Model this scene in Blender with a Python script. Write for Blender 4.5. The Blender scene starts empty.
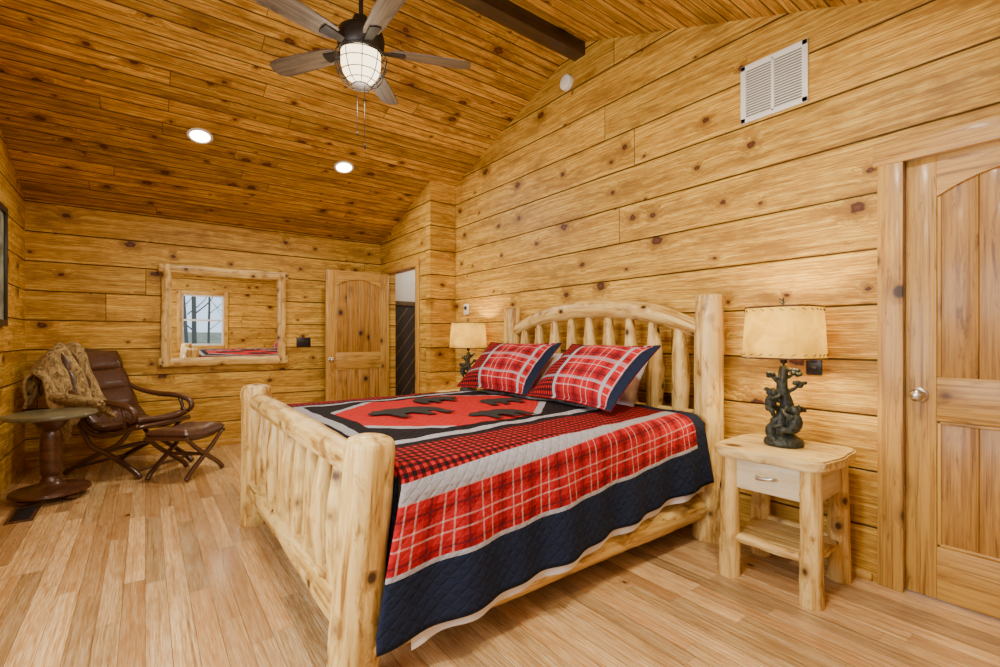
import bpy, bmesh, math, random
from math import sin, cos, pi, radians, sqrt, exp
from mathutils import Vector, Matrix, noise as mnoise
random.seed(7)

# ------------------------------------------------------------------ node helper
class NB:
    def __init__(s, name):
        s.mat = bpy.data.materials.new(name); s.mat.use_nodes = True
        s.nt = s.mat.node_tree; s.nt.nodes.clear()
        s.out = s.nt.nodes.new('ShaderNodeOutputMaterial')
    def put(s, sock, v):
        if v is None: return
        if isinstance(v, bpy.types.NodeSocket): s.nt.links.new(v, sock)
        else:
            if sock.type == 'RGBA' and len(v) == 3: v = (*v, 1)
            sock.default_value = v
    def node(s, t, ins=None, **kw):
        n = s.nt.nodes.new(t)
        for k, v in kw.items(): setattr(n, k, v)
        for k, v in (ins or {}).items(): s.put(n.inputs[k], v)
        return n
    def m(s, op, a, b=None, c=None, clamp=False):
        n = s.node('ShaderNodeMath', operation=op, use_clamp=clamp)
        s.put(n.inputs[0], a)
        if b is not None: s.put(n.inputs[1], b)
        if c is not None: s.put(n.inputs[2], c)
        return n.outputs[0]
    def mix(s, f, a, b, blend='MIX'):
        n = s.node('ShaderNodeMix', data_type='RGBA', blend_type=blend)
        s.put(n.inputs[0], f); s.put(n.inputs[6], a); s.put(n.inputs[7], b)
        return n.outputs[2]
    def vec(s, x=0., y=0., z=0.):
        return s.node('ShaderNodeCombineXYZ', {0: x, 1: y, 2: z}).outputs[0]
    def sep(s, v):
        n = s.node('ShaderNodeSeparateXYZ', {0: v}); return n.outputs[0], n.outputs[1], n.outputs[2]
    def noise(s, v, scale=1., detail=2., rough=.5, dist=0.):
        n = s.node('ShaderNodeTexNoise', {'Vector': v, 'Scale': scale, 'Detail': detail, 'Roughness': rough, 'Distortion': dist})
        return n.outputs[0]
    def white(s, v, dim='2D'):
        n = s.nt.nodes.new('ShaderNodeTexWhiteNoise'); n.noise_dimensions = dim
        s.put(n.inputs['W' if dim == '1D' else 'Vector'], v)
        return n.outputs[0]
    def ss(s, v, a, b, o0=0., o1=1.):
        n = s.node('ShaderNodeMapRange', interpolation_type='SMOOTHSTEP')
        s.put(n.inputs[0], v); s.put(n.inputs[1], a); s.put(n.inputs[2], b); s.put(n.inputs[3], o0); s.put(n.inputs[4], o1)
        return n.outputs[0]
    def lin(s, v, a, b, o0=0., o1=1.):
        n = s.node('ShaderNodeMapRange', interpolation_type='LINEAR', clamp=True)
        s.put(n.inputs[0], v); s.put(n.inputs[1], a); s.put(n.inputs[2], b); s.put(n.inputs[3], o0); s.put(n.inputs[4], o1)
        return n.outputs[0]
    def frac(s, v): return s.m('FRACT', v)
    def gray(s, v):
        return s.vec(v, v, v)
    def bsdf(s, color, rough=.5, metal=0., bump=None, coat=0., spec=.5, **kw):
        b = s.node('ShaderNodeBsdfPrincipled')
        s.put(b.inputs['Base Color'], color); s.put(b.inputs['Roughness'], rough); s.put(b.inputs['Metallic'], metal)
        b.inputs['Specular IOR Level'].default_value = spec
        b.inputs['Coat Weight'].default_value = coat
        b.inputs['Coat Roughness'].default_value = .15
        for k, v in kw.items(): s.put(b.inputs[k.replace('_', ' ')], v)
        if bump is not None:
            bn = s.node('ShaderNodeBump', {'Height': bump, 'Distance': 1.0, 'Strength': 1.0})
            s.nt.links.new(bn.outputs[0], b.inputs['Normal'])
        s.nt.links.new(b.outputs[0], s.out.inputs[0])
        return s.mat
    def obj(s): return s.node('ShaderNodeTexCoord').outputs['Object']
    def wc(s): return s.node('ShaderNodeAttribute', attribute_name='wc').outputs['Vector']

def plank(name, ax, w, phase, L, light, mid, dark, ks=3.0, kthr=.45, krad=(.03, .06), gw=.006, gd=.006, gdark=.75,
          rough=.5, coat=0., g=45., bvar=.3, kstr=1., bead=False, knotcol=(.06, .016, .004), blotch=.35, hue=0., finek=.5, spec=.5, gr=(.30, .45, .46, .62)):
    n = NB(name); X = n.sep(n.obj()); al, ac = X[ax[0]], X[ax[1]]
    q = n.m('DIVIDE', n.m('SUBTRACT', ac, phase), w); bi = n.m('FLOOR', q); fr = n.m('SUBTRACT', q, bi)
    r1 = n.white(bi, '1D')
    a2 = n.m('ADD', n.m('DIVIDE', al, L), n.m('MULTIPLY', r1, 7.31)); si = n.m('FLOOR', a2); fs = n.m('SUBTRACT', a2, si)
    r2 = n.white(n.vec(bi, si, 0.)); ofs = n.m('MULTIPLY', r2, 50.)
    r3 = n.white(n.vec(si, bi, 0.)); r4 = n.white(n.vec(n.m('ADD', si, 17.), bi, 0.))
    vo = n.node('ShaderNodeTexVoronoi', voronoi_dimensions='2D', feature='F1')
    n.put(vo.inputs['Vector'], n.vec(n.m('ADD', n.m('MULTIPLY', al, ks * .75), ofs), n.m('MULTIPLY', ac, ks), 0.)); vo.inputs['Scale'].default_value = 1.
    kd = vo.outputs['Distance']; cr, cg, cb = n.sep(vo.outputs['Color'])
    has = n.m('GREATER_THAN', cr, kthr)
    wob = n.noise(n.vec(n.m('MULTIPLY', al, 30.), n.m('MULTIPLY', ac, 30.), ofs), 1., 3.)
    rad = n.m('MULTIPLY', n.m('ADD', n.m('MULTIPLY', n.m('MULTIPLY', cg, cg), krad[1] - krad[0]), krad[0]), n.m('ADD', n.m('MULTIPLY', wob, 1.6), .2))
    kn = n.m('DIVIDE', kd, rad)
    inf = n.m('MULTIPLY', n.m('POWER', 2.718, n.m('MULTIPLY', n.m('POWER', n.m('DIVIDE', kn, 3.0), 2.), -1.)), has)
    low = n.noise(n.vec(n.m('ADD', n.m('MULTIPLY', al, .7), ofs), n.m('MULTIPLY', ac, 3.), 0.), 1., 2.)
    field = n.m('ADD', n.m('ADD', n.m('MULTIPLY', ac, g), n.m('MULTIPLY', low, 6.)), n.m('MULTIPLY', inf, 3.6))
    grain = n.noise(n.vec(n.m('ADD', n.m('MULTIPLY', al, 1.1), ofs), field, n.m('MULTIPLY', r2, 9.)), 1., 5., .68)
    fine = n.noise(n.vec(n.m('MULTIPLY', al, 9.), n.m('MULTIPLY', ac, g * 3), 0.), 1., 4., .65)
    c = n.mix(n.ss(grain, gr[0], gr[1]), n.mix(.6, mid, dark), mid); c = n.mix(n.ss(grain, gr[2], gr[3]), c, light)
    c = n.mix(finek, c, n.mix(n.ss(fine, .3, .7), (0.08, .08, .08), (.95, .95, .95)), 'SOFT_LIGHT')
    bl = n.noise(n.vec(n.m('ADD', n.m('MULTIPLY', al, 2.4), ofs), n.m('MULTIPLY', ac, 8.), 3.), 1., 6., .70)
    c = n.mix(n.ss(bl, .46, .66, 0., blotch), c, n.mix(.6, mid, dark))
    br = n.lin(r3, 0., 1., 1. - bvar, 1. + bvar * .4)
    c = n.mix(1., c, n.gray(br), 'MULTIPLY')
    if hue: c = n.mix(n.ss(r4, .5, 1., 0., hue), c, n.mix(.35, dark, (.56, .22, .05)))
    halo = n.m('MULTIPLY', n.ss(kn, 1.0, 3.6, .8, 0.), has)
    c = n.mix(halo, c, n.mix(.25, dark, mid))
    km = n.m('MULTIPLY', n.ss(kn, .75, 1.2, kstr, 0.), has)
    c = n.mix(km, c, n.mix(n.ss(kn, 0., .9), tuple(x * 2.2 for x in knotcol), knotcol))
    e = n.m('MULTIPLY', n.m('MINIMUM', fr, n.m('SUBTRACT', 1., fr)), w)
    gm = n.ss(e, 0., gw, 1., 0.)
    ej = n.m('MULTIPLY', n.m('MINIMUM', fs, n.m('SUBTRACT', 1., fs)), L)
    gj = n.ss(ej, 0., gw * .5, .8, 0.)
    gmx = n.m('MAXIMUM', gm, gj)
    if bead:
        e2 = n.m('MULTIPLY', n.m('ABSOLUTE', n.m('SUBTRACT', fr, .5)), w)
        gmx = n.m('MAXIMUM', gmx, n.ss(e2, 0., gw * .7, .75, 0.))
    c = n.mix(n.m('MULTIPLY', gmx, gdark), c, tuple(x * .2 for x in dark))
    h = n.m('ADD', n.m('MULTIPLY', gmx, -gd), n.m('MULTIPLY', n.m('ADD', grain, n.m('MULTIPLY', fine, .6)), .0014))
    return n.bsdf(c, n.lin(grain, 0, 1, rough + .08, rough - .08), bump=h, coat=coat, spec=spec)

def logmat(name, light, mid, dark, rough=.45, ks=7., kthr=.62, coat=.1, streak=14., bstr=.0012, kr=(.10, .2), bl_=.75, bsc=10.):
    n = NB(name); w = n.wc(); x, y, z = n.sep(w)
    vo = n.node('ShaderNodeTexVoronoi', voronoi_dimensions='3D', feature='F1')
    n.put(vo.inputs['Vector'], n.vec(n.m('MULTIPLY', x, ks * .8), n.m('MULTIPLY', y, ks), n.m('MULTIPLY', z, ks))); vo.inputs['Scale'].default_value = 1.
    kd = vo.outputs['Distance']; cr, cg, cb = n.sep(vo.outputs['Color'])
    has = n.m('GREATER_THAN', cr, kthr)
    inf = n.m('MULTIPLY', n.ss(kd, kr[0], kr[1] * 2.3, 1., 0.), has)
    v = n.vec(n.m('ADD', n.m('MULTIPLY', x, 2.0), n.m('MULTIPLY', inf, .5)), n.m('MULTIPLY', y, streak * 2), n.m('MULTIPLY', z, streak * 2))
    g = n.noise(v, 1., 5., .66, .4)
    bl = n.noise(n.vec(n.m('MULTIPLY', x, 4.5), n.m('MULTIPLY', y, bsc * 1.3), n.m('MULTIPLY', z, bsc * 1.3)), 1., 5., .68, .5)
    c = n.mix(n.ss(g, .40, .58), mid, light)
    c = n.mix(n.ss(g, .32, .43, .75, 0.), c, dark)
    c = n.mix(n.ss(bl, .50, .64, 0., bl_), c, mid)
    c = n.mix(n.ss(bl, .57, .69, 0., bl_), c, dark)
    c = n.mix(n.m('MULTIPLY', inf, .65), c, n.mix(.25, dark, mid))
    c = n.mix(n.m('MULTIPLY', n.ss(kd, kr[0], kr[1], 1., 0.), has), c, tuple(q * .30 for q in dark))
    return n.bsdf(c, rough, bump=n.m('MULTIPLY', g, bstr), coat=coat)

def plain(name, col, rough=.5, metal=0., bs=0., bscale=40., var=.0, coat=0.):
    n = NB(name); o = n.obj(); nz = n.noise(o, bscale, 3., .6)
    c = n.mix(n.ss(nz, .3, .7), tuple(x * (1 - var) for x in col), tuple(min(1, x * (1 + var)) for x in col)) if var else col
    return n.bsdf(c, rough, metal, bump=(n.m('MULTIPLY', nz, bs) if bs else None), coat=coat)

def emis(name, col, st):
    n = NB(name); e = n.node('ShaderNodeEmission', {'Color': col, 'Strength': st}); n.nt.links.new(e.outputs[0], n.out.inputs[0]); return n.mat

# palette
WL, WM, WD = (.76, .47, .085), (.52, .275, .034), (.155, .052, .004)
wk = dict(ks=3.7, kthr=.30, krad=(.024, .12), g=60., bvar=.24, gw=.008, gd=.008, gdark=1., blotch=.85, finek=.85, spec=.3)
M_wallY = plank('pine_wall_y', (1, 2), .275, .265, 9.5, WL, WM, WD, **wk)
M_wallX = plank('pine_wall_x', (0, 2), .275, .265, 9.5, WL, WM, WD, **wk)
M_ceil = plank('pine_ceiling', (0, 1), .135, 0., 3.4, (.72, .42, .075), (.46, .235, .032), (.13, .040, .004), ks=5.2, kthr=.58, krad=(.03, .17), gw=.0085, gd=.004, gdark=1., bead=True, bvar=.30, g=56., blotch=.85, finek=.8, spec=.3)
M_floor = plank('oak_floor', (1, 0), .083, 0., 1.05, (.76, .50, .235), (.62, .37, .14), (.27, .11, .024), ks=2.2, kthr=.80, krad=(.02, .05), gw=.0018, gd=.0006, gdark=.8, rough=.27, coat=.22, g=62., bvar=.40, blotch=.6, hue=.45, finek=.8, gr=(.32, .44, .44, .56))
M_beam = logmat('dark_beam', (.055, .027, .012), (.035, .017, .008), (.014, .007, .004))
PL = ((.80, .57, .20), (.54, .31, .066), (.17, .060, .009))
M_log = logmat('peeled_log', *PL, ks=10., kthr=.45, kr=(.10, .22), bl_=.85)
M_board = logmat('pine_board', (.66, .40, .08), (.50, .26, .04), (.20, .07, .008), ks=6., kthr=.6, streak=20.)
M_door = logmat('alder_door', (.56, .315, .062), (.40, .20, .030), (.14, .046, .005), ks=6., kthr=.5, streak=34., bsc=24., bl_=.6)
M_doorp = logmat('alder_door_panel', (.44, .225, .038), (.30, .135, .02), (.09, .027, .003), ks=6., kthr=.4, streak=30., bsc=20., bl_=.7)
M_pale = logmat('pale_pine', (.80, .61, .26), (.60, .39, .11), (.26, .10, .02), ks=5., kthr=.5, streak=16.)
M_drawer = logmat('whitewashed_drawer', (.74, .64, .42), (.64, .51, .29), (.38, .25, .10), ks=5., kthr=.8, streak=16., bl_=.3)
M_walnut = logmat('dark_walnut', (.105, .040, .015), (.06, .021, .008), (.022, .008, .004), rough=.32, coat=.3, kthr=2.)
M_tabletop = logmat('aged_table_top', (.15, .155, .09), (.10, .10, .058), (.05, .045, .028), rough=.28, coat=.4, kthr=2.)
M_leather = plain('brown_leather', (.072, .026, .011), .38, bs=.0015, bscale=60., var=.35, coat=.2)
M_bronze = plain('oiled_bronze', (.018, .013, .011), .45, .4, var=.3)
M_resin = plain('verdigris_resin', (.026, .031, .023), .5, .2, bs=.004, bscale=70., var=.6)
M_blade = logmat('weathered_blade', (.125, .092, .062), (.07, .050, .034), (.03, .021, .014), kthr=2., streak=30.)
M_white = plain('white_paint', (.78, .76, .70), .4)
M_black = plain('black_plastic', (.012, .011, .011), .35)
M_nickel = plain('satin_nickel', (.62, .60, .56), .28, 1.)
M_sheet = plain('white_sheet', (.80, .79, .82), .9, bs=.004, bscale=14.)
M_navy1 = plain('red_fabric', (.30, .010, .014), .9, bs=.003, bscale=40., var=.3)
M_appl = plain('applique_black', (.006, .005, .005), .95)

def fabric_common(n):
    P = n.wc(); return n.sep(P)
RED, DRED, BLK, GRY, NAVY = (.50, .010, .016), (.13, .004, .005), (.010, .007, .010), (.37, .37, .42), (.012, .018, .042)
def tartan(n, u, v, per=.15):
    def ax(t):
        f = n.frac(n.m('ADD', n.m('DIVIDE', t, per), 20.))
        a = n.m('LESS_THAN', n.m('ABSOLUTE', n.m('SUBTRACT', f, .5)), .15)
        w = n.m('LESS_THAN', n.m('ABSOLUTE', n.m('SUBTRACT', f, .86)), .024)
        w2 = n.m('LESS_THAN', n.m('ABSOLUTE', n.m('SUBTRACT', f, .14)), .024)
        k = n.m('LESS_THAN', n.m('ABSOLUTE', n.m('SUBTRACT', f, .5)), .03)
        return a, n.m('MAXIMUM', w, w2), k
    a1, w1, k1 = ax(u); a2, w2, k2 = ax(v)
    c = n.mix(n.m('MULTIPLY', n.m('ADD', a1, a2), .34), RED, (.12, .004, .008))
    c = n.mix(n.m('MULTIPLY', n.m('MAXIMUM', k1, k2), .6), c, (.03, .01, .02))
    c = n.mix(n.m('MULTIPLY', n.m('ADD', w1, w2), .38), c, (.72, .56, .54))
    return c
def checkp(n, u, v, per=.034):
    a = n.m('LESS_THAN', n.frac(n.m('ADD', n.m('DIVIDE', u, per), 50.)), .5)
    b = n.m('LESS_THAN', n.frac(n.m('ADD', n.m('DIVIDE', v, per), 50.)), .5)
    s = n.m('MULTIPLY', n.m('ADD', a, b), .5)
    c = n.mix(n.m('GREATER_THAN', s, .25), (.48, .012, .014), (.12, .004, .006))
    return n.mix(n.m('GREATER_THAN', s, .75), c, (.010, .006, .008))
def band(n, t, a, b):
    return n.m('MULTIPLY', n.m('GREATER_THAN', t, a), n.m('LESS_THAN', t, b))
def quiltbump(n, u, v):
    a = n.m('ABSOLUTE', n.m('SINE', n.m('MULTIPLY', n.m('ADD', u, v), 60.)))
    b = n.m('ABSOLUTE', n.m('SINE', n.m('MULTIPLY', n.m('SUBTRACT', u, v), 60.)))
    return n.m('ADD', n.m('MULTIPLY', n.m('POWER', n.m('MINIMUM', a, b), .5), .003), n.m('MULTIPLY', n.noise(n.vec(u, v, 0.), 14., 4., .6), .012))
def quilt_mat():
    n = NB('patchwork_quilt'); u, v, _ = fabric_common(n)
    av = n.m('ABSOLUTE', v)
    c = checkp(n, u, v)
    du = n.m('ABSOLUTE', n.m('SUBTRACT', u, 1.50)); HU, HV = .64, .54
    mm = n.m('MAXIMUM', n.m('SUBTRACT', du, HU), n.m('SUBTRACT', av, HV))
    c = n.mix(n.m('LESS_THAN', mm, .19), c, BLK)
    c = n.mix(band(n, mm, .075, .135), c, GRY)
    c = n.mix(n.m('LESS_THAN', mm, .0), c, (.50, .014, .014))
    dd = n.m('ADD', n.m('DIVIDE', du, HU), n.m('DIVIDE', av, HV))
    inn = n.m('LESS_THAN', mm, .0)
    c = n.mix(n.m('MULTIPLY', inn, n.m('GREATER_THAN', dd, 1.42)), c, GRY)
    c = n.mix(n.m('MULTIPLY', inn, n.m('GREATER_THAN', dd, 1.54)), c, BLK)
    c = n.mix(n.m('GREATER_THAN', av, 1.00), c, GRY)
    c = n.mix(n.m('GREATER_THAN', av, 1.07), c, tartan(n, u, v))
    c = n.mix(n.m('GREATER_THAN', av, 1.30), c, GRY)
    c = n.mix(n.m('GREATER_THAN', av, 1.318), c, NAVY)
    c = n.mix(n.m('GREATER_THAN', u, 2.50), c, NAVY)
    c = n.mix(n.m('LESS_THAN', u, .66), c, NAVY)  # navy foot flap; its dark also stands for shade between the foot spindles
    return n.bsdf(c, .9, bump=quiltbump(n, u, v), spec=.15)
M_quilt = quilt_mat()
def sham_mat(k):
    n = NB('plaid_sham'); u, v, _ = fabric_common(n)
    c = tartan(n, u, v, .17)
    c = n.mix(n.m('LESS_THAN', u, -.12), c, checkp(n, u, v, .026))
    c = n.mix(band(n, u, -.145, -.115), c, GRY)
    c = n.mix(band(n, v, .03, .052), c, n.mix(.55, c, GRY))
    c = n.mix(band(n, v, -.15, -.13), c, n.mix(.55, c, GRY))
    c = n.mix(band(n, u, .30, .322), c, GRY)
    c = n.mix(n.m('GREATER_THAN', u, .368), c, NAVY)
    return n.bsdf(c, .9, bump=quiltbump(n, u, v), spec=.15)
M_sham1 = sham_mat(0)
def throw_mat():
    n = NB('woven_throw'); x, y, z = n.sep(n.wc())
    g = n.noise(n.vec(n.m('MULTIPLY', x, 18.), n.m('MULTIPLY', y, 45.), 0.), 1., 5., .75, 1.)
    c = n.mix(n.ss(g, .3, .66), (.10, .058, .02), (.62, .44, .19))
    return n.bsdf(c, 1., bump=n.m('MULTIPLY', g, .02), spec=.1)
M_throw = throw_mat()
def shade_mat():
    n = NB('parchment_shade'); o = n.obj(); g = n.noise(o, 9., 4., .6, .6)
    c = n.mix(n.ss(g, .3, .7), (.33, .20, .030), (.48, .32, .062))
    d = n.node('ShaderNodeBsdfDiffuse', {'Color': c}); t = n.node('ShaderNodeBsdfTranslucent', {'Color': c})
    mx = n.node('ShaderNodeMixShader', {0: .26}); n.nt.links.new(d.outputs[0], mx.inputs[1]); n.nt.links.new(t.outputs[0], mx.inputs[2])
    n.nt.links.new(mx.outputs[0], n.out.inputs[0]); return n.mat
M_shade = shade_mat()
n = NB('mirror_glass'); M_mirror = n.bsdf((.93, .94, .93), .0, 1.)
M_bulb = emis('warm_bulb', (1., .72, .38), 12.)
M_can = emis('can_light', (1., .86, .62), 22.)
M_lantern = emis('lantern_glow', (1., .80, .48), 5.)

# ------------------------------------------------------------------ mesh builder
class B:
    def __init__(s): s.v = []; s.f = []; s.w = []; s.mi = []; s.sm = []; s.M = Matrix.Identity(4); s.seed = random.random() * 20
    def add(s, vs, fs, ws=None, mi=0, smooth=True):
        o = len(s.v)
        for i, p in enumerate(vs):
            s.v.append(s.M @ Vector(p)); s.w.append(ws[i] if ws else tuple(p))
        for f in fs: s.f.append([o + k for k in f]); s.mi.append(mi); s.sm.append(smooth)
    def box(s, c, size, bev=.004, mi=0, rot=None, seg=2, smooth=False):
        bm = bmesh.new(); bmesh.ops.create_cube(bm, size=1.)
        bmesh.ops.scale(bm, vec=size, verts=bm.verts)
        if bev > 0: bmesh.ops.bevel(bm, geom=bm.edges[:], offset=min(bev, min(size) * .45), segments=seg, affect='EDGES', profile=.5)
        order = sorted(range(3), key=lambda k: -size[k]); sd = random.random() * 30
        R = rot if rot is not None else Matrix.Identity(3); C = Vector(c)
        vs = [C + R @ vv.co for vv in bm.verts]
        ws = [(vv.co[order[0]] + sd, vv.co[order[1]] + sd, vv.co[order[2]]) for vv in bm.verts]
        fs = [[x.index for x in f.verts] for f in bm.faces]; bm.free(); s.add(vs, fs, ws, mi, smooth)
    def tube(s, path, radii, seg=14, n=None, amp=0., cap=.35, mi=0, flat=None, capn=3):
        P = [Vector(p) for p in path]
        if n is None: n = 10 if len(P) == 2 else (len(P) - 1) * 6
        if not isinstance(radii, (list, tuple)): radii = [radii, radii]
        def at(t):
            if len(P) == 2: return P[0].lerp(P[1], t)
            k = t * (len(P) - 1); i = min(int(k), len(P) - 2); u = k - i
            p0 = P[i - 1] if i > 0 else P[0] * 2 - P[1]; p1 = P[i]; p2 = P[i + 1]; p3 = P[i + 2] if i + 2 < len(P) else P[-1] * 2 - P[-2]
            return .5 * ((2 * p1) + (p2 - p0) * u + (2 * p0 - 5 * p1 + 4 * p2 - p3) * u * u + (3 * p1 - p0 - 3 * p2 + p3) * u ** 3)
        def rad(t):
            k = t * (len(radii) - 1); i = min(int(k), len(radii) - 2); u = k - i; return radii[i] * (1 - u) + radii[i + 1] * u
        C = [at(i / n) for i in range(n + 1)]; R = [rad(i / n) for i in range(n + 1)]
        T = [(C[min(i + 1, n)] - C[max(i - 1, 0)]).normalized() for i in range(n + 1)]
        rings = []
        for k in range(capn, 0, -1):
            th = pi / 2 * k / (capn + .6); rings.append((C[0] - T[0] * R[0] * cap * sin(th), R[0] * cos(th), T[0]))
        rings += [(C[i], R[i], T[i]) for i in range(n + 1)]
        for k in range(1, capn + 1):
            th = pi / 2 * k / (capn + .6); rings.append((C[n] + T[n] * R[n] * cap * sin(th), R[n] * cos(th), T[n]))
        up = Vector((0, 0, 1)) if abs(T[0].z) < .9 else Vector((1, 0, 0))
        N = (up - T[0] * up.dot(T[0])).normalized(); sd = random.random() * 40; L = 0.
        knots = [(random.random() * 2 * pi, random.random(), random.uniform(.06, .16)) for _ in range(6)] if amp > .06 else []
        Lt = sum((C[i + 1] - C[i]).length for i in range(n))
        vs, ws, fs = [], [], []; prev = rings[0][0]
        for (c, r, t) in rings:
            N = (N - t * N.dot(t)).normalized(); Bn = t.cross(N); L += (c - prev).length; prev = c
            for j in range(seg):
                a = 2 * pi * j / seg; rr = r
                if amp:
                    rr = r * (1 + amp * mnoise.noise(Vector((cos(a) * .9 + sd, sin(a) * .9, L * 3.5))) + amp * .3 * mnoise.noise(Vector((cos(a) * 2 + sd, sin(a) * 2, L * 12.))))
                    for (ka, kl, kh) in knots:
                        da = (a - ka + pi) % (2 * pi) - pi; dl = (L - kl * Lt) / max(r, .02)
                        rr += r * kh * exp(-(da * da * 6 + dl * dl * 5.))
                o1, o2 = cos(a) * rr, sin(a) * rr
                if flat: o1 *= flat[0]; o2 *= flat[1]
                vs.append(c + N * o1 + Bn * o2); ws.append((L + sd, o1 + sd, o2))
        m = len(rings)
        for i in range(m - 1):
            for j in range(seg):
                fs.append([i * seg + j, i * seg + (j + 1) % seg, (i + 1) * seg + (j + 1) % seg, (i + 1) * seg + j])
        vs.append(C[0] - T[0] * R[0] * cap); ws.append((sd, sd, 0)); vs.append(C[n] + T[n] * R[n] * cap); ws.append((L + sd, sd, 0))
        a, b = len(vs) - 2, len(vs) - 1
        for j in range(seg):
            fs.append([a, (j + 1) % seg, j]); fs.append([b, (m - 1) * seg + j, (m - 1) * seg + (j + 1) % seg])
        s.add(vs, fs, ws, mi)
    def lathe(s, prof, c=(0, 0, 0), seg=32, mi=0, sx=1., sy=1., closed=True):
        vs, ws, fs = [], [], []; sd = random.random() * 30
        for (r, z) in prof:
            for j in range(seg):
                a = 2 * pi * j / seg; vs.append((c[0] + r * cos(a) * sx, c[1] + r * sin(a) * sy, c[2] + z)); ws.append((r * cos(a) + sd, r * sin(a) + sd, z))
        for i in range(len(prof) - 1):
            for j in range(seg): fs.append([i * seg + j, i * seg + (j + 1) % seg, (i + 1) * seg + (j + 1) % seg, (i + 1) * seg + j])
        if closed:
            fs.append([j for j in range(seg)][::-1]); fs.append([(len(prof) - 1) * seg + j for j in range(seg)])
        s.add(vs, fs, ws, mi)
    def prism(s, outline, t0, t1, axes='XZY', mi=0, bev=0.):
        idx = ['XYZ'.index(a) for a in axes]; bm = bmesh.new(); bot = []
        for (a, b) in outline:
            p = [0, 0, 0]; p[idx[0]] = a; p[idx[1]] = b; p[idx[2]] = t0; bot.append(bm.verts.new(p))
        f = bm.faces.new(bot); r = bmesh.ops.extrude_face_region(bm, geom=[f])
        d = [0, 0, 0]; d[idx[2]] = t1 - t0
        bmesh.ops.translate(bm, vec=d, verts=[e for e in r['geom'] if isinstance(e, bmesh.types.BMVert)])
        bmesh.ops.recalc_face_normals(bm, faces=bm.faces)
        if bev:
            bmesh.ops.bevel(bm, geom=[e for e in bm.edges if e.calc_face_angle(0) > .5], offset=bev, segments=2, affect='EDGES')
        bmesh.ops.triangulate(bm, faces=[f for f in bm.faces if len(f.verts) > 4])
        bm.verts.index_update(); sd = random.random() * 30
        xs = [max(v.co[k] for v in bm.verts) - min(v.co[k] for v in bm.verts) for k in range(3)]; o = sorted(range(3), key=lambda k: -xs[k])
        vs = [v.co.copy() for v in bm.verts]; ws = [(v.co[o[0]] + sd, v.co[o[1]] + sd, v.co[o[2]]) for v in bm.verts]
        fs = [[x.index for x in f.verts] for f in bm.faces]; bm.free(); s.add(vs, fs, ws, mi, False)
    def grid(s, fn, nu, nv, wfn=None, mi=0, closeu=False):
        vs, ws, fs = [], [], []
        for i in range(nu + 1):
            for j in range(nv + 1):
                p = fn(i / nu, j / nv); vs.append(p); ws.append(wfn(i / nu, j / nv) if wfn else p)
        for i in range(nu):
            for j in range(nv): fs.append([i * (nv + 1) + j, (i + 1) * (nv + 1) + j, (i + 1) * (nv + 1) + j + 1, i * (nv + 1) + j + 1])
        s.add(vs, fs, ws, mi)
    def ell(s, c, r, seg=16, mi=0, rot=None):
        vs, fs, ws = [], [], []; R = rot or Matrix.Identity(3); C = Vector(c); m = seg // 2
        for i in range(m + 1):
            th = pi * (i + .001) / (m + .002)
            for j in range(seg):
                a = 2 * pi * j / seg; vs.append(C + R @ Vector((r[0] * sin(th) * cos(a), r[1] * sin(th) * sin(a), r[2] * cos(th))))
        for i in range(m):
            for j in range(seg): fs.append([i * seg + j, (i + 1) * seg + j, (i + 1) * seg + (j + 1) % seg, i * seg + (j + 1) % seg])
        s.add(vs, fs, None, mi)
    def build(s, name, mats, parent=None, M=None, ang=38, mods=()):
        me = bpy.data.meshes.new(name); me.from_pydata([tuple(v) for v in s.v], [], s.f)
        if not isinstance(mats, (list, tuple)): mats = [mats]
        for m in mats: me.materials.append(m)
        me.polygons.foreach_set('material_index', s.mi); me.polygons.foreach_set('use_smooth', s.sm)
        at = me.attributes.new('wc', 'FLOAT_VECTOR', 'POINT'); fl = []
        for w in s.w: fl += [w[0], w[1], w[2]]
        at.data.foreach_set('vector', fl)
        bm = bmesh.new(); bm.from_mesh(me); bmesh.ops.recalc_face_normals(bm, faces=bm.faces); bm.to_mesh(me); bm.free()
        me.set_sharp_from_angle(angle=radians(ang))
        ob = bpy.data.objects.new(name, me); bpy.context.scene.collection.objects.link(ob)
        if parent: ob.parent = parent
        if M is not None: ob.matrix_local = M
        return ob
def empty(name, M=None):
    e = bpy.data.objects.new(name, None); e.empty_display_size = .1; bpy.context.scene.collection.objects.link(e)
    if M is not None: e.matrix_world = M
    return e
def TR(x, y, z, rz=0.): return Matrix.Translation((x, y, z)) @ Matrix.Rotation(radians(rz), 4, 'Z')

# ------------------------------------------------------------------ room
XL, XR, YF, YB = -.885, 2.875, -.85, 6.10
RY, RZ, SF, SN = 2.73, 3.64, .345, .395
def zc(y): return RZ - SF * (y - RY) if y > RY else RZ - SN * (RY - y)
XB, YK = 2.55, 4.70
XH = 4.0
b = B(); b.box(((XL + XH) / 2, (YF + YB) / 2, -.05), (XH - XL + .4, YB - YF + .4, .1), 0); b.build('floor', M_floor)
b = B(); b.prism([(YB + .2, zc(YB + .2)), (RY, RZ), (YF - .2, zc(YF - .2)), (YF - .2, zc(YF - .2) + .12), (RY, RZ + .12), (YB + .2, zc(YB + .2) + .12)], XL - .2, XH + .2, 'YZX'); b.build('ceiling', M_ceil)
DO0, DO1, DH = -.135, .655, 2.045
e = .02
b = B(); b.prism([(YF - .1, 0), (DO0, 0), (DO0, DH), (DO1, DH), (DO1, 0), (YK, 0), (YK, zc(YK) + e), (RY, RZ + e), (YF - .1, zc(YF - .1) + e)], XR, XR + .12, 'YZX'); b.build('wall_right', M_wallY)
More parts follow.
